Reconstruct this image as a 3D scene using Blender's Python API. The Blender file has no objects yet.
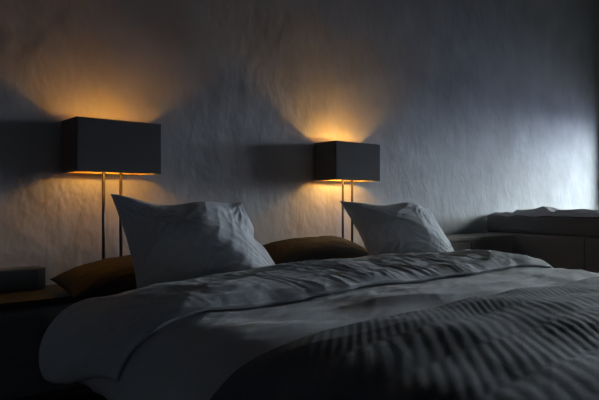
import bpy, bmesh, math
import numpy as np
from mathutils import Vector

# axes: X runs along the plaster wall (to the right), Y runs towards that wall, Z is up.
C = bpy.context.scene.collection
SC = bpy.context.scene
PI = math.pi
WALL = 3.26          # y of the plaster wall
WINW = 7.98          # x of the window wall

# ------------------------------------------------------------------ materials
def mat(name, col, rough=0.8, metal=0.0, spec=0.3, bump=None, var=0.0, sheen=0.0):
    m = bpy.data.materials.new(name); m.use_nodes = True
    nt = m.node_tree; b = nt.nodes['Principled BSDF']
    b.inputs['Base Color'].default_value = (*col, 1)
    b.inputs['Roughness'].default_value = rough
    b.inputs['Metallic'].default_value = metal
    b.inputs['Specular IOR Level'].default_value = spec
    if sheen: b.inputs['Sheen Weight'].default_value = sheen
    if bump or var:
        tc = nt.nodes.new('ShaderNodeTexCoord')
        mp = nt.nodes.new('ShaderNodeMapping'); nt.links.new(tc.outputs['Object'], mp.inputs['Vector'])
        sc = bump[0] if bump else 8
        if bump and len(bump) > 3: mp.inputs['Scale'].default_value = bump[3]
        n = nt.nodes.new('ShaderNodeTexNoise'); n.inputs['Scale'].default_value = sc
        n.inputs['Detail'].default_value = 4
        nt.links.new(mp.outputs[0], n.inputs['Vector'])
        if bump:
            bp = nt.nodes.new('ShaderNodeBump')
            bp.inputs['Strength'].default_value = bump[1]; bp.inputs['Distance'].default_value = bump[2]
            nt.links.new(n.outputs['Fac'], bp.inputs['Height'])
            nt.links.new(bp.outputs[0], b.inputs['Normal'])
        if var:
            r = nt.nodes.new('ShaderNodeMapRange')
            r.inputs['To Min'].default_value = 1 - var; r.inputs['To Max'].default_value = 1 + var
            nt.links.new(n.outputs['Fac'], r.inputs['Value'])
            mx = nt.nodes.new('ShaderNodeVectorMath'); mx.operation = 'SCALE'
            mx.inputs[0].default_value = col
            nt.links.new(r.outputs[0], mx.inputs['Scale'])
            nt.links.new(mx.outputs[0], b.inputs['Base Color'])
    return m

def plaster(name, col, k=1.0):
    m = bpy.data.materials.new(name); m.use_nodes = True
    nt = m.node_tree; b = nt.nodes['Principled BSDF']; L = nt.links
    b.inputs['Roughness'].default_value = 0.9
    b.inputs['Specular IOR Level'].default_value = 0.15
    tc = nt.nodes.new('ShaderNodeTexCoord')
    def noise(scale, detail, stretch=(1, 1, 1), dist=0.0):
        mp = nt.nodes.new('ShaderNodeMapping'); mp.inputs['Scale'].default_value = stretch
        L.new(tc.outputs['Object'], mp.inputs['Vector'])
        n = nt.nodes.new('ShaderNodeTexNoise'); n.inputs['Scale'].default_value = scale
        n.inputs['Detail'].default_value = detail; n.inputs['Distortion'].default_value = dist
        L.new(mp.outputs[0], n.inputs['Vector']); return n.outputs['Fac']
    # trowelled lumps, longer strokes and fine grain
    def bump(h, s, d, prev=None):
        bp = nt.nodes.new('ShaderNodeBump'); bp.inputs['Strength'].default_value = s
        bp.inputs['Distance'].default_value = d
        L.new(h, bp.inputs['Height'])
        if prev: L.new(prev, bp.inputs['Normal'])
        return bp.outputs[0]
    n1 = bump(noise(1.7, 2, (1, 1, 1), 0.4), 1.0, 0.030 * k)
    n2 = bump(noise(7.5, 2.2, (1, 1, 0.75), 0.25), 1.0, 0.012 * k, n1)
    n3 = bump(noise(22, 2.5, (1, 1, 0.5), 0.4), 1.0, 0.0028 * k, n2)
    L.new(n3, b.inputs['Normal'])
    r = nt.nodes.new('ShaderNodeMapRange'); L.new(noise(3.1, 5), r.inputs['Value'])
    r.inputs['From Min'].default_value = 0.3; r.inputs['From Max'].default_value = 0.7
    r.inputs['To Min'].default_value = 0.86; r.inputs['To Max'].default_value = 1.06
    mx = nt.nodes.new('ShaderNodeVectorMath'); mx.operation = 'SCALE'
    mx.inputs[0].default_value = col; L.new(r.outputs[0], mx.inputs['Scale'])
    L.new(mx.outputs[0], b.inputs['Base Color'])
    return m

def emit(name, col, strength):
    m = bpy.data.materials.new(name); m.use_nodes = True
    nt = m.node_tree; nt.nodes.remove(nt.nodes['Principled BSDF'])
    e = nt.nodes.new('ShaderNodeEmission'); e.inputs[0].default_value = (*col, 1); e.inputs[1].default_value = strength
    nt.links.new(e.outputs[0], nt.nodes['Material Output'].inputs[0]); return m

M = dict(
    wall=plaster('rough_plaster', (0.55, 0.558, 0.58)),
    wall3=plaster('low_bounce_plaster', (0.36, 0.36, 0.37), 0.7),  # plaster copy, darkened to limit light bounced off the unseen walls
    wall2=plaster('lower_bounce_plaster', (0.10, 0.10, 0.105), 0.5),  # window wall copy, darkened further to cut its bounce
    ceiling=mat('ceiling_boards', (0.03, 0.029, 0.028), 0.85, bump=(3, 0.2, 0.01)),
    floor=mat('floor_oak', (0.04, 0.034, 0.03), 0.6, bump=(6, 0.3, 0.004, (1, 8, 1)), var=0.3),
    linen=mat('grey_white_cotton', (0.60, 0.62, 0.665), 0.85, spec=0.2, bump=(120, 0.25, 0.002), sheen=0.15),
    pillow=mat('pale_cotton', (0.64, 0.655, 0.69), 0.85, spec=0.2, bump=(90, 0.25, 0.002), sheen=0.15),
    brown=mat('brown_linen', (0.070, 0.062, 0.060), 0.9, spec=0.15, bump=(140, 0.3, 0.002)),
    throw=mat('charcoal_quilt', (0.125, 0.137, 0.160), 0.8, spec=0.25, bump=(160, 0.3, 0.002), sheen=0.1),
    shelf_top=mat('darkened_black_top', (0.055, 0.056, 0.06), 0.55, bump=(14, 0.2, 0.002, (1, 1, 6)), var=0.3),  # darker copy of the black wood, offsets lamp light on the shelf top
    dark=mat('black_stained_wood', (0.22, 0.235, 0.26), 0.55, bump=(14, 0.2, 0.002, (1, 1, 6)), var=0.3),
    black=mat('matt_black_plastic', (0.10, 0.10, 0.105), 0.6),
    panel=mat('black_speaker_cloth', (0.06, 0.065, 0.07), 0.95, bump=(300, 0.4, 0.001)),
    shade=mat('black_lampshade_fabric', (0.14, 0.138, 0.142), 0.9, spec=0.1, bump=(220, 0.35, 0.001)),
    lining=mat('gold_foil_lining', (0.55, 0.39, 0.15), 0.7, metal=0.0),
    steel=mat('brushed_steel', (0.11, 0.108, 0.105), 0.4, metal=1.0, bump=(60, 0.1, 0.001, (1, 1, 0.05))),
    sofa=mat('dark_brown_upholstery', (0.30, 0.275, 0.265), 0.9, bump=(110, 0.3, 0.002), var=0.15),
    cushion=mat('dark_grey_upholstery', (0.22, 0.21, 0.21), 0.9, bump=(110, 0.3, 0.002)),
    blanket=mat('grey_wool', (0.6, 0.6, 0.61), 0.9, bump=(70, 0.4, 0.003)),
    mattress=mat('mattress_ticking', (0.35, 0.33, 0.31), 0.9),
    frame=mat('window_frame_paint', (0.30, 0.30, 0.30), 0.5),
    bulb=emit('glowing_bulb', (1.0, 0.49, 0.070), 95.0),
    bulb2=emit('glowing_bulb_brighter', (1.0, 0.55, 0.11), 235.0),
)
g = bpy.data.materials.new('window_glass'); g.use_nodes = True
nt = g.node_tree; nt.nodes.remove(nt.nodes['Principled BSDF'])
tr = nt.nodes.new('ShaderNodeBsdfTransparent'); gl = nt.nodes.new('ShaderNodeBsdfGlossy'); gl.inputs['Roughness'].default_value = 0.03
mx = nt.nodes.new('ShaderNodeMixShader'); mx.inputs[0].default_value = 0.06
nt.links.new(tr.outputs[0], mx.inputs[1]); nt.links.new(gl.outputs[0], mx.inputs[2])
nt.links.new(mx.outputs[0], nt.nodes['Material Output'].inputs[0]); M['glass'] = g

# ------------------------------------------------------------------ helpers
def obj(name, bm, m, parent=None, smooth=False, loc=None):
    me = bpy.data.meshes.new(name)
    bmesh.ops.recalc_face_normals(bm, faces=bm.faces[:])
    bm.to_mesh(me); bm.free()
    if smooth:
        for p in me.polygons: p.use_smooth = True
    me.materials.append(M[m])
    o = bpy.data.objects.new(name, me); C.objects.link(o)
    if parent: o.parent = parent
    if loc: o.location = loc
    return o

def tag(o, label, cat, group=None):
    o['label'] = label; o['category'] = cat
    if group: o['group'] = group
    return o

def thing(name, label, cat, loc=(0, 0, 0), rz=0, group=None):
    o = bpy.data.objects.new(name, None); C.objects.link(o)
    o.location = loc; o.rotation_euler = (0, 0, rz)
    return tag(o, label, cat, group)

def box(bm, x0, x1, y0, y1, z0, z1, bev=0.0, seg=2):
    t = bmesh.new(); bmesh.ops.create_cube(t, size=1)
    for v in t.verts:
        v.co = Vector(((x0 + x1) / 2 + v.co.x * (x1 - x0), (y0 + y1) / 2 + v.co.y * (y1 - y0), (z0 + z1) / 2 + v.co.z * (z1 - z0)))
    if bev: bmesh.ops.bevel(t, geom=t.edges[:], offset=bev, segments=seg, profile=0.6, affect='EDGES')
    me = bpy.data.meshes.new('t'); t.to_mesh(me); t.free(); bm.from_mesh(me); bpy.data.meshes.remove(me)
    return bm

def bx(*a, **k): return box(bmesh.new(), *a, **k)

def tube(bm, p, q, r, n=16, r2=None):
    p, q = Vector(p), Vector(q); d = q - p
    t = bmesh.new()
    bmesh.ops.create_cone(t, cap_ends=True, segments=n, radius1=r, radius2=r if r2 is None else r2, depth=d.length)
    t.transform(__import__('mathutils').Matrix.Translation((p + q) / 2) @ d.to_track_quat('Z', 'Y').to_matrix().to_4x4())
    me = bpy.data.meshes.new('t'); t.to_mesh(me); t.free(); bm.from_mesh(me); bpy.data.meshes.remove(me)
    return bm

def lathe(bm, prof, n=28):
    rings = []
    for r, z in prof:
        rings.append([bm.verts.new((r * math.cos(2 * PI * i / n), r * math.sin(2 * PI * i / n), z)) for i in range(n)])
    for a, b in zip(rings, rings[1:]):
        for i in range(n): bm.faces.new((a[i], a[(i + 1) % n], b[(i + 1) % n], b[i]))
    bm.faces.new(rings[0][::-1]); bm.faces.new(rings[-1]); return bm

# vectorised gradient noise
def perlin(x, y, seed=0):
    rng = np.random.RandomState(seed); perm = rng.permutation(256); ang = rng.rand(256) * 2 * PI
    gx, gy = np.cos(ang), np.sin(ang)
    x = np.asarray(x, float); y = np.asarray(y, float)
    xi = np.floor(x).astype(int); yi = np.floor(y).astype(int); xf = x - xi; yf = y - yi
    def gr(ix, iy, dx, dy):
        h = perm[(perm[ix & 255] + iy) & 255]; return gx[h] * dx + gy[h] * dy
    s = lambda t: t * t * t * (t * (t * 6 - 15) + 10)
    u, v = s(xf), s(yf)
    a = gr(xi, yi, xf, yf); b = gr(xi + 1, yi, xf - 1, yf)
    c = gr(xi, yi + 1, xf, yf - 1); d = gr(xi + 1, yi + 1, xf - 1, yf - 1)
    return ((a * (1 - u) + b * u) * (1 - v) + (c * (1 - u) + d * u) * v) * 1.4

def crease(x, y, ang, across, along, seed, sharp=2.0):
    # soft cloth folds running along direction `ang`
    ca, sa = math.cos(ang), math.sin(ang)
    p = (x * ca + y * sa) / along; q = (-x * sa + y * ca) / across
    q = q + 0.6 * perlin(p * 0.9, q * 0.4, seed + 50)
    r = 1 - np.abs(perlin(p, q, seed)) * 1.9
    return np.clip(r, 0, 1) ** sharp

def smooth(a, b, x):
    t = np.clip((x - a) / (b - a), 0, 1); return t * t * (3 - 2 * t)

def shell(name, P, Q, m, parent=None):
    # closed cloth body between two grids P (one face) and Q (the other), shape (ni, nj, 3)
    ni, nj = P.shape[:2]
    vs = np.concatenate([P.reshape(-1, 3), Q.reshape(-1, 3)]); N = ni * nj; f = []
    for i in range(ni - 1):
        for j in range(nj - 1):
            a = i * nj + j; f.append((a, a + nj, a + nj + 1, a + 1)); f.append((N + a, N + a + 1, N + a + nj + 1, N + a + nj))
    for i in range(ni - 1):
        for j in (0, nj - 1):
            a = i * nj + j; b = a + nj
            f.append((a, b, N + b, N + a))
    for j in range(nj - 1):
        for i in (0, ni - 1):
            a = i * nj + j; b = a + 1
            f.append((a, b, N + b, N + a))
    me = bpy.data.meshes.new(name); me.from_pydata(vs.tolist(), [], f); me.update()
    bm = bmesh.new(); bm.from_mesh(me); bmesh.ops.remove_doubles(bm, verts=bm.verts[:], dist=1e-5)
    bpy.data.meshes.remove(me)
    return obj(name, bm, m, parent, True)

def spline(pts, n):
    P = np.array(pts, float); P = np.vstack([2 * P[0] - P[1], P, 2 * P[-1] - P[-2]]); out = []
    for k in range(1, len(P) - 2):
        for t in np.linspace(0, 1, 40, endpoint=False):
            a, b, c, d = P[k - 1:k + 3]
            out.append(0.5 * (2 * b + (c - a) * t + (2 * a - 5 * b + 4 * c - d) * t * t + (3 * b - a - 3 * c + d) * t ** 3))
    out.append(P[-2]); out = np.array(out)
    L = np.concatenate([[0], np.cumsum(np.linalg.norm(np.diff(out, axis=0), axis=1))])
    return lambda v: np.stack([np.interp(np.asarray(v) * L[-1], L, out[:, k]) for k in range(out.shape[1])], -1), L[-1]

# ------------------------------------------------------------------ the room
def struct(name, bm, m, parent=None):
    o = obj(name, bm, m, parent)
    if parent is None: o['kind'] = 'structure'
    return o
X0, Y0, H = -1.7, -1.9, 3.95
OY0, OY1, OZ0, OZ1, TH = 0.20, 2.92, 0.80, 2.10, 0.34       # opening in the window wall
struct('floor', bx(X0 - 0.2, WINW + TH, Y0 - 0.2, WALL + 0.2, -0.15, 0), 'floor')
struct('ceiling', bx(X0 - 0.2, WINW + TH, Y0 - 0.2, WALL + 0.2, H, H + 0.15), 'ceiling')
struct('wall_back', bx(X0 - 0.2, WINW + TH, WALL, WALL + 0.2, 0, H), 'wall')
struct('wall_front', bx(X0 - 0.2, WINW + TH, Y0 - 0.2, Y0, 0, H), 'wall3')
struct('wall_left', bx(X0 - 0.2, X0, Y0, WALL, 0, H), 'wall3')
b = bmesh.new()
box(b, WINW, WINW + TH, Y0, WALL, 0, OZ0); box(b, WINW, WINW + TH, Y0, WALL, OZ1, H)
box(b, WINW, WINW + TH, Y0, OY0, OZ0, OZ1); box(b, WINW, WINW + TH, OY1, WALL, OZ0, OZ1)
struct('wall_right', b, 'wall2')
b = bmesh.new(); fx0, fx1, fw = WINW + TH - 0.09, WINW + TH - 0.03, 0.05
box(b, fx0, fx1, OY0, OY1, OZ0, OZ0 + fw); box(b, fx0, fx1, OY0, OY1, OZ1 - fw, OZ1)
ym = (OY0 + OY1) / 2
for y in (OY0, ym - fw / 2, OY1 - fw): box(b, fx0, fx1, y, y + fw, OZ0 + fw, OZ1 - fw)
w = struct('window_1', b, 'frame')
obj('window_pane', bx(fx0 + 0.025, fx0 + 0.031, OY0 + fw, ym - fw / 2, OZ0 + fw, OZ1 - fw), 'glass', w)
obj('window_pane', bx(fx0 + 0.025, fx0 + 0.031, ym + fw / 2, OY1 - fw, OZ0 + fw, OZ1 - fw), 'glass', w)

# ------------------------------------------------------------------ shelf behind the bed, box, side cabinet
SH = 0.50
t = thing('headboard_shelf', 'long low black shelf along the plaster wall behind the bed head', 'shelf', (0, 0, 0))
obj('shelf_top', bx(-0.55, 3.62, 2.80, 3.255, SH - 0.035, SH, bev=0.004), 'shelf_top', t)
obj('shelf_body', bx(-0.52, 3.60, 2.83, 3.25, 0.06, SH - 0.035, bev=0.003), 'dark', t)
obj('plinth', bx(-0.48, 3.56, 2.88, 3.24, 0.0, 0.06), 'black', t)
for k in range(2):
    d = obj('drawer_front', bx(-0.50 + k * 0.68, 0.16 + k * 0.68, 2.812, 2.83, 0.08, SH - 0.05, bev=0.003), 'dark', t)

t = thing('box', 'low black box with inset front panel, standing on the shelf left of the bed', 'box', (0.80, 3.14, SH))
obj('body', bx(-0.165, 0.150, -0.035, 0.075, 0.006, 0.112, bev=0.005), 'black', t)
obj('front_panel', bx(-0.105, 0.112, -0.039, -0.034, 0.014, 0.104, bev=0.002), 'panel', t)
for x in (-0.13, 0.12): obj('foot', bx(x - 0.02, x + 0.02, -0.02, 0.06, 0.0, 0.008), 'black', t)

t = thing('sideboard', 'low dark cabinet against the plaster wall between bed and sofa', 'cabinet', (3.72, 2.86, 0))
obj('body', bx(0, 1.38, 0.03, 0.39, 0.05, 0.612, bev=0.004), 'sofa', t)
obj('cabinet_top', bx(-0.01, 1.39, 0, 0.395, 0.612, 0.636, bev=0.005), 'sofa', t)
obj('plinth', bx(0.03, 1.35, 0.06, 0.37, 0, 0.05), 'black', t)
for k in range(2): obj('door', bx(0.01 + k * 0.685, 0.685 + k * 0.685, 0.012, 0.03, 0.07, 0.60, bev=0.003), 'sofa', t)

# ------------------------------------------------------------------ lamps
LW, LD, LH, LZ = 0.4712, 0.2369, 0.28, 1.1015 - SH
def make_lamp(name):
    r = thing(name, '', 'lamp', (0, 0, SH))
    obj('base', bx(-0.115, 0.115, -0.065, 0.065, 0, 0.016, bev=0.004), 'steel', r)
    for s in (-1, 1):
        obj('rod', tube(bmesh.new(), (s * 0.0495, 0, 0.014), (s * 0.0495, 0, LZ + 0.025), 0.0088), 'steel', r, True)
    # shade: four fabric walls with folded rims, open above and below
    b = bmesh.new(); T = 0.004; rr = 0.006
    def rect(w, d, z):
        pts = []
        for cx, cy, a0 in ((1, 1, 0), (-1, 1, 90), (-1, -1, 180), (1, -1, 270)):
            for k in range(4):
                a = math.radians(a0 + k * 30)
                pts.append(b2.verts.new((cx * (w / 2 - rr) + rr * math.cos(a), cy * (d / 2 - rr) + rr * math.sin(a), z)))
        return pts
    b2 = b
    rings = [rect(LW, LD, LZ), rect(LW, LD, LZ + LH), rect(LW - 2 * T, LD - 2 * T, LZ + LH), rect(LW - 2 * T, LD - 2 * T, LZ)]
    for a, c in zip(rings, rings[1:] + rings[:1]):
        for i in range(16): b.faces.new((a[i], a[(i + 1) % 16], c[(i + 1) % 16], c[i]))
    sh = obj('lamp_shade', b, 'shade', r)
    b2 = bmesh.new(); e = 2 * T + 0.002
    rings = [rect(LW - e, LD - e, LZ + 0.003), rect(LW - e, LD - e, LZ + LH - 0.003),
             rect(LW - e - 0.002, LD - e - 0.002, LZ + LH - 0.003), rect(LW - e - 0.002, LD - e - 0.002, LZ + 0.003)]
    for a, c in zip(rings, rings[1:] + rings[:1]):
        for i in range(16): b2.faces.new((a[i], a[(i + 1) % 16], c[(i + 1) % 16], c[i]))
    obj('shade_lining', b2, 'lining', sh)
    b = bmesh.new()                                     # thin wire carrier that holds the shade on the crossbar
    zc = LZ + 0.028
    for s in (-1, 1):
        tube(b, (s * 0.0495, 0, zc), (s * (LW / 2 - 0.006), 0, zc), 0.0022, 8)
        tube(b, (0, 0, zc), (0, s * (LD / 2 - 0.006), zc), 0.0022, 8)
    obj('shade_carrier', b, 'steel', r)
    obj('crossbar', bx(-0.062, 0.062, -0.011, 0.011, LZ + 0.016, LZ + 0.034, bev=0.003), 'steel', r)
    so = bmesh.new(); lathe(so, [(0.019, LZ + 0.034), (0.021, LZ + 0.042), (0.021, LZ + 0.068), (0.017, LZ + 0.074)])
    obj('bulb_socket', so, 'black', r, True)
    bl = bmesh.new()
    lathe(bl, [(0.012, LZ + 0.074), (0.014, LZ + 0.082), (0.022, LZ + 0.096), (0.029, LZ + 0.112), (0.030, LZ + 0.124), (0.026, LZ + 0.138), (0.016, LZ + 0.149), (0.004, LZ + 0.153)])
    obj('bulb', bl, 'bulb', r, True)
    for x, l in ((-0.072, 0.034), (-0.022, 0.030)):     # pull cords that end just under the rim
        c = obj('pull_cord', tube(bmesh.new(), (x, -0.012, LZ + 0.028), (x, -0.012, LZ + 0.028 - l), 0.0013, 8), 'black', r)
    return r
lamp = make_lamp('table_lamp')
def copy_tree(o, parent=None):
    c = o.copy(); C.objects.link(c)
    if parent: c.parent = parent
    for ch in list(o.children): copy_tree(ch, c)
    return c
lamp2 = copy_tree(lamp)
for ch in lamp2.children:
    if ch.name.startswith('bulb') and 'socket' not in ch.name:
        ch.data = ch.data.copy(); ch.data.materials[0] = M['bulb2']
lamp.location = (1.303, 3.1135, SH); lamp2.location = (3.136, 3.1135, SH)
tag(lamp, 'lit black rectangular lamp on two steel rods, the nearer one by the black box', 'lamp', 'bedside table lamps')
tag(lamp2, 'lit black rectangular lamp on two steel rods, the farther one nearer the sofa', 'lamp', 'bedside table lamps')

# ------------------------------------------------------------------ bed
t = thing('bed', 'wide low bed under the grey duvet and dark throw', 'bed', (2.175, 1.57, 0))
obj('bed_frame', bx(-1.15, 1.15, -1.20, 1.20, 0.10, 0.26, bev=0.01), 'dark', t)
obj('mattress', bx(-1.17, 1.17, -1.21, 1.21, 0.26, 0.470, bev=0.045, seg=4), 'mattress', t)
for sx in (-1, 1):
    for sy in (-1, 1):
        obj('leg', tube(bmesh.new(), (sx * 1.05, sy * 1.08, 0), (sx * 1.05, sy * 1.08, 0.11), 0.028, 16, 0.034), 'dark', t)

SEC = [(.765, .288), (.738, .345), (.75, .42), (.82, .495), (.90, .535), (1.02, .560), (1.25, .572), (1.8, .580), (2.5, .577),
       (3.1, .567), (3.35, .555), (3.50, .52), (3.58, .43), (3.60, .33), (3.58, .26)]
sec, SLEN = spline(SEC, 40)
def bed_surface(v, y, drop):
    # top of the duvet at section parameter v, distance y, with cloth that has turned over the foot by `drop`
    p = sec(v); e = 0.004
    d = sec(np.clip(v + e, 0, 1)) - sec(np.clip(v - e, 0, 1)); d /= np.linalg.norm(d, axis=-1, keepdims=True)
    nu, nz = -d[..., 1], d[..., 0]
    u, z = p[..., 0], p[..., 1]
    head = smooth(1.75, 2.3, y)
    z = z - 0.030 * head * (1 - smooth(1.0, 1.7, u)) * smooth(.8, 1.0, u)
    # soft puffs and long folds in the filling
    puff = 0.016 * perlin(u * 1.7 + 3, y * 1.9, 3) + 0.008 * perlin(u * 4, y * 4.5, 4)
    side = 1 - smooth(.40, .55, z)
    puff = puff + side * 0.022 * perlin(y * 3.2, z * 2.0, 6)
    fold = 0.009 * crease(u, y, 0.28, .22, 1.1, 8, 1.4) + 0.006 * crease(u, y, -0.15, .14, .8, 9, 1.8) + 0.0025 * crease(u, y, 0.6, .07, .35, 14, 2.0)
    fold = fold * (0.35 + 0.65 * smooth(1.2, 1.5, y))
    off = puff + fold - 0.008
    uu = u + nu * off; zz = z + nz * off
    z2 = zz - drop
    uu = np.where(drop > 0, uu, uu)
    return np.stack([uu, np.broadcast_to(y, uu.shape), np.maximum(z2, 0.20)], -1), np.stack([nu, np.zeros_like(nu), nz], -1)

# duvet: foot drop -> top -> turned back at the head -> free edge lying on the top again
FOOT, HEAD, HEM = 0.30, 2.27, 1.70
NI = 420
tl = []                                             # (y, drop, outward direction angle, layer lift, band progress)
for k in range(10): tl.append((FOOT - 0.035, 0.26 * (1 - k / 10) + 0.05, 0.0, 0, 0))
for k in range(6):
    a = k / 5 * PI / 2; tl.append((FOOT + 0.05 - 0.085 * math.cos(a) * 1.0, 0.05 * (1 - math.sin(a)), 0.0, 0, 0))
for y in np.linspace(FOOT + 0.06, HEAD, 150): tl.append((y, 0, 0.0, 0, 0))
for k in range(1, 9): tl.append((HEAD + 0.012 * math.sin(k / 9 * PI), 0, k / 9 * PI, 0.008 * (1 - math.cos(k / 9 * PI)) / 2, 0))
for y in np.linspace(HEAD, HEM, 80): tl.append((y, 0, PI, 0.008, (HEAD - y) / (HEAD - HEM)))
NJ = len(tl); P = np.zeros((NI, NJ, 3)); Q = np.zeros_like(P)
vv = np.linspace(0, 1, NI)
for j, (y, drop, phi, lift, prog) in enumerate(tl):
    v = vv
    v0 = 0.036 * smooth(0, 1, prog) ** 1.0; v1 = 1 - 0.035 * prog
    v = v0 + vv * (v1 - v0)
    wob = 0.0
    if phi > 0:
        wob = (0.030 * perlin(v * 9, 0.3, 21) + 0.012 * perlin(v * 30, 0.7, 22)) * prog
    S, N = bed_surface(v, y + wob, np.full_like(v, float(drop)))
    edge = np.minimum(1, np.minimum(vv, 1 - vv) / 0.012) ** 0.5
    th = 0.040 * edge
    u, z = S[:, 0], S[:, 2]
    if phi > 0:
        env = math.sin(min(prog, 1) * PI) ** 0.4 if prog > 0 else 0
        fat = 0.042 + 0.030 * math.sin(max(prog, 0.0) * PI * 0.9 + 0.25)
        yy = y
        pat = 0.35 + 0.65 * smooth(-.3, .35, perlin(u * 2.6, yy * 2.0, 37))
        w = 0.007 * crease(u, yy, 1.85, .075, .60, 31, 1.4) + pat * (0.0065 * crease(u, yy, 1.98, .040, .5, 32, 1.4) + 0.0045 * crease(u, yy, 1.68, .022, .35, 33, 1.3)) + 0.006 * perlin(u * 2.0, yy * 1.5, 34)
        w = w * (0.35 + 0.65 * smooth(1.25, 2.0, u))
        th = (fat * edge + (w - 0.012) * min(1.0, prog * 6 + 0.0) * edge)
        if prog > 0: th = th * (max(0.12, min(1.0, (1 - prog) / 0.10)) ** 0.5)
    D = -math.cos(phi) * N; D[:, 1] += math.sin(phi)
    P[:, j] = S + N * lift
    Q[:, j] = P[:, j] + D * th[:, None]
inside = (np.minimum(P[..., 0], Q[..., 0]) > 0.96) & (np.maximum(P[..., 0], Q[..., 0]) < 3.40) & (P[..., 1] > 0.33)
for G in (P, Q): G[..., 2] = np.where(inside, np.maximum(G[..., 2], 0.475), G[..., 2])
duvet = shell('duvet', P, Q, 'linen')
tag(duvet, 'crumpled pale grey duvet turned back across the bed below the pillows', 'duvet')

# throw across the foot half of the bed, quilted in diagonal ribs
NI, TE = 640, 1.235
tl = [(FOOT - 0.050, 0.24 * (1 - k / 10) + 0.05) for k in range(10)]
for k in range(6):
    a = k / 5 * PI / 2; tl.append((FOOT + 0.05 - 0.10 * math.cos(a), 0.05 * (1 - math.sin(a))))
for y in np.linspace(FOOT + 0.055, TE, 190): tl.append((y, 0))
NJ = len(tl); P = np.zeros((NI, NJ, 3)); Q = np.zeros_like(P); vv = np.linspace(0, 1, NI)
for j, (y, drop) in enumerate(tl):
    v = 0.022 + vv * 0.956
    wob = 0.010 * perlin(v * 12, 0.2, 41)
    S, N = bed_surface(v, y + wob, np.full_like(v, float(drop)))
    al = v * SLEN
    row = (TE - y) / 0.205
    f = row - np.floor(row); flip = np.floor(row) % 2
    warp = 0.018 * perlin(al * 1.6, y * 1.6, 42) + 0.003 * perlin(al * 6, y * 6, 43)
    k1 = 0.72 if flip == 0 else 0.60
    ph = (al * k1 - y * (1.0 - 0.28 * flip) * 0.75 + warp + 0.013 * flip) * 2 * PI / np.where(row < 1, 0.027, 0.034)
    rib = 0.5 + 0.5 * np.sin(ph)
    seam = smooth(0, 0.09, f) * smooth(0, 0.09, 1 - f)
    swell = 0.003 * perlin(al * 1.8, y * 4.0, 44) + 0.008 * math.sin(f * PI) ** 2
    h = np.where(row < 1, 0.0014, 0.0017) * (0.6 + 0.4 * smooth(-.25, .3, perlin(al * 2.0, y * 3.5, 45))) * rib ** 0.8 * (0.25 + 0.75 * seam) + swell * 0.9
    ed = min(1.0, (TE - y) / 0.012 + 0.25)
    P[:, j] = S + N * 0.006
    Q[:, j] = P[:, j] + N * ((0.012 + np.maximum(h, -0.006)) * ed)[:, None]
throw = shell('throw', P, Q, 'throw')
tag(throw, 'dark charcoal ribbed quilted throw spread across the foot of the bed', 'blanket')

# ------------------------------------------------------------------ pillows
def pillow(name, TL, TR, BR, BL, thick, m, seed, bow=(0.05, 0.05), wr=0.010, back=0.8, peak=(0, 0), ni=110, nj=80, shape=None, p=3.0, ex=0.62):
    TL, TR, BR, BL = [np.array(q, float) for q in (TL, TR, BR, BL)]
    a = np.linspace(-1, 1, ni)[:, None] * np.ones((1, nj)); b = np.ones((ni, 1)) * np.linspace(-1, 1, nj)[None]
    # denser at the rim
    a = np.sin(a * PI / 2) * 0.35 + a * 0.65; b = np.sin(b * PI / 2) * 0.35 + b * 0.65
    ae = a * (1 - bow[0] * (1 - b ** 2)); be = b * (1 - bow[1] * (1 - a ** 2))
    s, r = (ae + 1) / 2, (be + 1) / 2
    B = (BL * (1 - s)[..., None] + BR * s[..., None]) * (1 - r)[..., None] + (TL * (1 - s)[..., None] + TR * s[..., None]) * r[..., None]
    N = np.cross(TR - BL, TL - BR); N /= np.linalg.norm(N)
    if N[1] > 0: N = -N
    t = np.clip((1 - np.abs(a) ** p) * (1 - np.abs(b) ** p), 0, 1) ** ex
    t = t * (1 + peak[0] * a + peak[1] * b)
    x, y = a * 0.36, b * 0.26
    env = np.clip((1 - a ** 6) * (1 - b ** 6), 0, 1) ** 0.5
    w = 0
    for cx, cy, sd in ((-1, 1, 1), (1, 1, 2), (1, -1, 3), (-1, -1, 4)):   # gathers that run in from the corners
        dx, dy = a - cx, b - cy; R = np.sqrt(dx ** 2 + dy ** 2) + 1e-6; th = np.arctan2(dy, dx)
        w = w + np.exp(-R * 1.3) * smooth(0.02, 0.35, R) * (np.clip(1 - np.abs(perlin(th * 6, R * 1.5, seed + sd)) * 2.0, 0, 1) ** 1.6 - 0.4)
    w = w * 1.2 + 0.5 * (crease(x, y, 0.9, .07, .25, seed + 7, 1.6) - 0.5) + 0.9 * perlin(x * 7, y * 7, seed + 8) * 0.6
    sh = np.zeros(B.shape) if shape is None else shape(a, b)
    F = B + sh + N * (thick * t + wr * w * env)[..., None]
    K = B + sh - N * (thick * back * t + wr * 0.7 * perlin(x * 8, y * 8, seed + 11) * env)[..., None]
    return shell(name, F, K, m)

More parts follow.
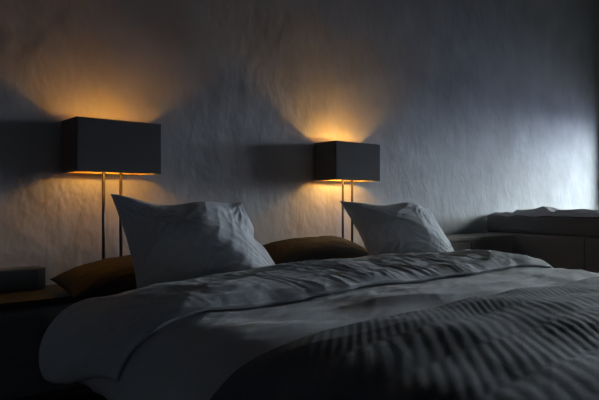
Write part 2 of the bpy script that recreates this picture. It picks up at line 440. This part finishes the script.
def ears1(a, b):
    o = np.zeros(a.shape + (3,))
    o[..., 2] += -0.020 * (1 - a ** 2) * smooth(0, 1, b) + 0.012 * np.sin(a * 5) * smooth(.3, 1, b)
    o[..., 0] += -0.035 * np.exp(-((b - 0.05) / 0.16) ** 2) * smooth(.55, 1, a)      # notch in the right-hand edge
    o[..., 1] += 0.110 * smooth(.05 - .45 * b, 1.1, a)
    return o
P1 = pillow('bed_pillow', (1.128, 2.72, 0.975), (1.815, 2.50, 0.955), (2.015, 2.37, 0.52), (1.175, 2.52, 0.52), 0.150, 'pillow', 100,
            bow=(0.05, 0.035), shape=ears1, peak=(0.0, -0.2), wr=0.012, p=2.0, ex=0.75)
tag(P1, 'pale upright pillow with pointed corner, in front of the nearer lamp', 'pillow', 'upright pillows at the bed head')
def ears2(a, b):
    o = np.zeros(a.shape + (3,))
    o[..., 2] += 0.015 * np.exp(-((a - .45) / .3) ** 2) * smooth(.3, 1, b) - 0.012 * np.exp(-((a + .2) / .3) ** 2) * smooth(.4, 1, b)
    o[..., 2] += -0.030 * smooth(.6, 1, a) * smooth(.6, 1, b)
    o[..., 1] += 0.085 * smooth(.0 - .3 * b, 1.1, a)
    return o
P2 = pillow('bed_pillow', (2.685, 2.74, 0.95), (3.400, 2.48, 0.925), (3.630, 2.37, 0.52), (2.76, 2.50, 0.52), 0.130, 'pillow', 140,
            bow=(0.05, 0.03), shape=ears2, peak=(0.0, -0.2), wr=0.013, p=2.2, ex=0.72)
tag(P2, 'pale upright pillow in front of the farther lamp, nearer the sofa', 'pillow', 'upright pillows at the bed head')
A = pillow('bed_pillow', (0.93, 2.99, 0.565), (1.68, 2.99, 0.635), (1.68, 2.64, 0.57), (0.90, 2.58, 0.525), 0.09, 'brown', 180, back=0.55,  bow=(0.03, 0.04), wr=0.006)
tag(A, 'flat brown pillow lying behind the nearer upright pillow, below the nearer lamp', 'pillow', 'flat brown pillows')
Bp = pillow('bed_pillow', (2.08, 2.98, 0.635), (2.95, 2.98, 0.665), (2.95, 2.68, 0.59), (2.08, 2.64, 0.575), 0.088, 'brown', 220, back=0.7, bow=(0.03, 0.04), wr=0.006)
tag(Bp, 'flat brown pillow between the two upright pillows, below the farther lamp', 'pillow', 'flat brown pillows')

# ------------------------------------------------------------------ sofa by the window
t = thing('sofa', 'dark brown sofa seen from its back, at the right beyond the bed', 'sofa', (5.20, 2.05, 0))
obj('back_panel', bx(0, 0.16, -1.30, 1.20, 0.06, 0.634, bev=0.012), 'sofa', t)
obj('seat', bx(0.16, 0.98, -1.30, 1.18, 0.08, 0.42, bev=0.03), 'sofa', t)
obj('armrest', bx(0.16, 0.98, -1.48, -1.30, 0.06, 0.60, bev=0.03), 'sofa', t)
obj('seam', bx(-0.004, 0.004, 0.204, 0.212, 0.07, 0.628), 'black', t)
for x in (0.06, 0.90):
    for y in (-1.40, 1.10): obj('leg', bx(x - 0.025, x + 0.025, y - 0.025, y + 0.025, 0, 0.085), 'black', t)

def cushion_top(a, b):
    o = np.zeros(a.shape + (3,)); return o
# long back cushion resting on the sofa back
nu, nv = 40, 160
yy = np.linspace(3.225, 0.95, nv)
def ring(y, k):
    # rounded block section in x-z
    e = min(1.0, min(3.225 - y, y - 0.95) / 0.035); e = math.sqrt(max(0, 1 - (1 - e) ** 2)) if e < 1 else 1
    return e
prof, _ = spline([(5.225, .640), (5.205, .70), (5.202, .775), (5.212, .800), (5.30, .808), (5.42, .812), (5.50, .795), (5.52, .74), (5.50, .640)], 30)
vs = np.linspace(0, 1, nu); P = np.zeros((nu, nv, 3))
for j, y in enumerate(yy):
    q = prof(vs); e = ring(y, 0)
    cx, cz = 5.36, 0.735
    x = cx + (q[:, 0] - cx) * (0.90 + 0.10 * e); z = cz + (q[:, 1] - cz) * (0.88 + 0.12 * e)
    top = smooth(.76, .82, z)
    z = z + top * (0.010 * perlin(y * 3 + 0 * z, x * 4, 61) + 0.012 * (crease(x, y + 0 * x, 0.3, .07, .25, 62, 2) - .4) + 0.022 * np.exp(-((y - 3.18) / .16) ** 2))
    x = x + 0.006 * perlin(y * 4 + 0 * z, z * 6, 63)
    P[:, j] = np.stack([x, np.full_like(x, y), np.maximum(z, 0.637)], -1)
Q = P.copy(); Q[..., 0] = 5.36 + (P[..., 0] - 5.36) * 0.8; Q[..., 2] = np.maximum(0.737 + (P[..., 2] - 0.737) * 0.8, 0.639)
cu = shell('sofa_cushion', P, Q, 'cushion')
tag(cu, 'long dark back cushion lying along the top of the sofa back', 'cushion')
# crumpled blanket over the cushion's far edge
ni, nj = 70, 120
a = np.linspace(0, 1, ni)[:, None] * np.ones((1, nj)); bb = np.ones((ni, 1)) * np.linspace(0, 1, nj)[None]
y = 2.95 - bb * 1.40 + 0.02 * perlin(a * 3, bb * 2, 71)
hang = smooth(0, .22, a)
x = np.where(a < .22, 5.180 + 0.035 * hang ** 2, 5.215 + (a - .22) * 0.36)
bot = np.where(a < .22, 0.812 + 0.022 * hang + 0.012 * perlin(bb * 9, a * 0, 72) * (1 - hang), 0.834)
lift = 0.010 + smooth(.1, .5, a) * (0.018 * crease(x, y, 1.2, .10, .3, 73, 1.5) + 0.008 + 0.012 * perlin(x * 6, y * 6, 74)) + 0.046 * np.exp(-((y - 2.66) / .07) ** 2 - ((x - 5.34) / .09) ** 2)
lift = np.maximum(lift, 0.006)
Q = np.stack([x, y, bot], -1); P = np.stack([x - np.where(a < .22, 0.012 * (1 - hang), 0), y, bot + lift * np.where(a < .22, hang, 1) + 0.001], -1)
bl = shell('blanket', P, Q, 'blanket')
tag(bl, 'crumpled grey blanket lying on top of the sofa cushion', 'blanket')

# ------------------------------------------------------------------ daylight
wd = bpy.data.worlds.new('dusk_sky'); SC.world = wd; wd.use_nodes = True
nt = wd.node_tree; bg = nt.nodes['Background']
tc = nt.nodes.new('ShaderNodeTexCoord'); sp = nt.nodes.new('ShaderNodeSeparateXYZ'); nt.links.new(tc.outputs['Generated'], sp.inputs[0])
mr = nt.nodes.new('ShaderNodeMapRange'); mr.inputs['From Min'].default_value = -1; nt.links.new(sp.outputs['Z'], mr.inputs['Value'])
cr = nt.nodes.new('ShaderNodeValToRGB'); nt.links.new(mr.outputs[0], cr.inputs[0])
el = cr.color_ramp.elements
# ground below, a dim band added up to the horizon for upward light, dusk sky above
el[0].position = 0.0; el[0].color = (0.012, 0.013, 0.015, 1)
el[1].position = 1.0; el[1].color = (0.20, 0.23, 0.22, 1)
for p, c in ((0.33, (0.015, 0.017, 0.02)), (0.37, (0.050, 0.060, 0.085)), (0.492, (0.065, 0.078, 0.11)), (0.508, (0.30, 0.36, 0.46)),
             (0.56, (0.74, 0.86, 0.97)), (0.62, (0.66, 0.75, 0.72)), (0.70, (0.36, 0.40, 0.40))):
    e = el.new(p); e.color = (*c, 1)
nt.links.new(cr.outputs[0], bg.inputs[0]); bg.inputs[1].default_value = 37.0
pl = bpy.data.lights.new('window_portal', 'AREA'); pl.shape = 'RECTANGLE'; pl.size = OY1 - OY0; pl.size_y = OZ1 - OZ0
pl.cycles.is_portal = True
po = bpy.data.objects.new('window_portal', pl); C.objects.link(po)
po.location = (WINW + TH + 0.01, (OY0 + OY1) / 2, (OZ0 + OZ1) / 2); po.rotation_euler = (PI / 2, 0, PI / 2)
po.rotation_euler = Vector((-1, 0, 0)).to_track_quat('-Z', 'Z').to_euler()

# ------------------------------------------------------------------ camera
cam = bpy.data.cameras.new('camera'); co = bpy.data.objects.new('camera', cam); C.objects.link(co)
cam.sensor_width = 36; cam.lens = 583.5 / 599 * 36; cam.shift_y = 1.05 / 599; cam.clip_start = 0.02
co.location = (0, 0, 0.95); co.rotation_euler = (PI / 2, 0, -0.7068)
SC.camera = co
vs_ = SC.view_settings
SC.display_settings.display_device = 'sRGB'
vs_.view_transform = 'Standard'; vs_.look = 'None'; vs_.exposure = 0.0; vs_.gamma = 1; vs_.use_curve_mapping = False
SC.cycles.max_bounces = 8; SC.cycles.diffuse_bounces = 5
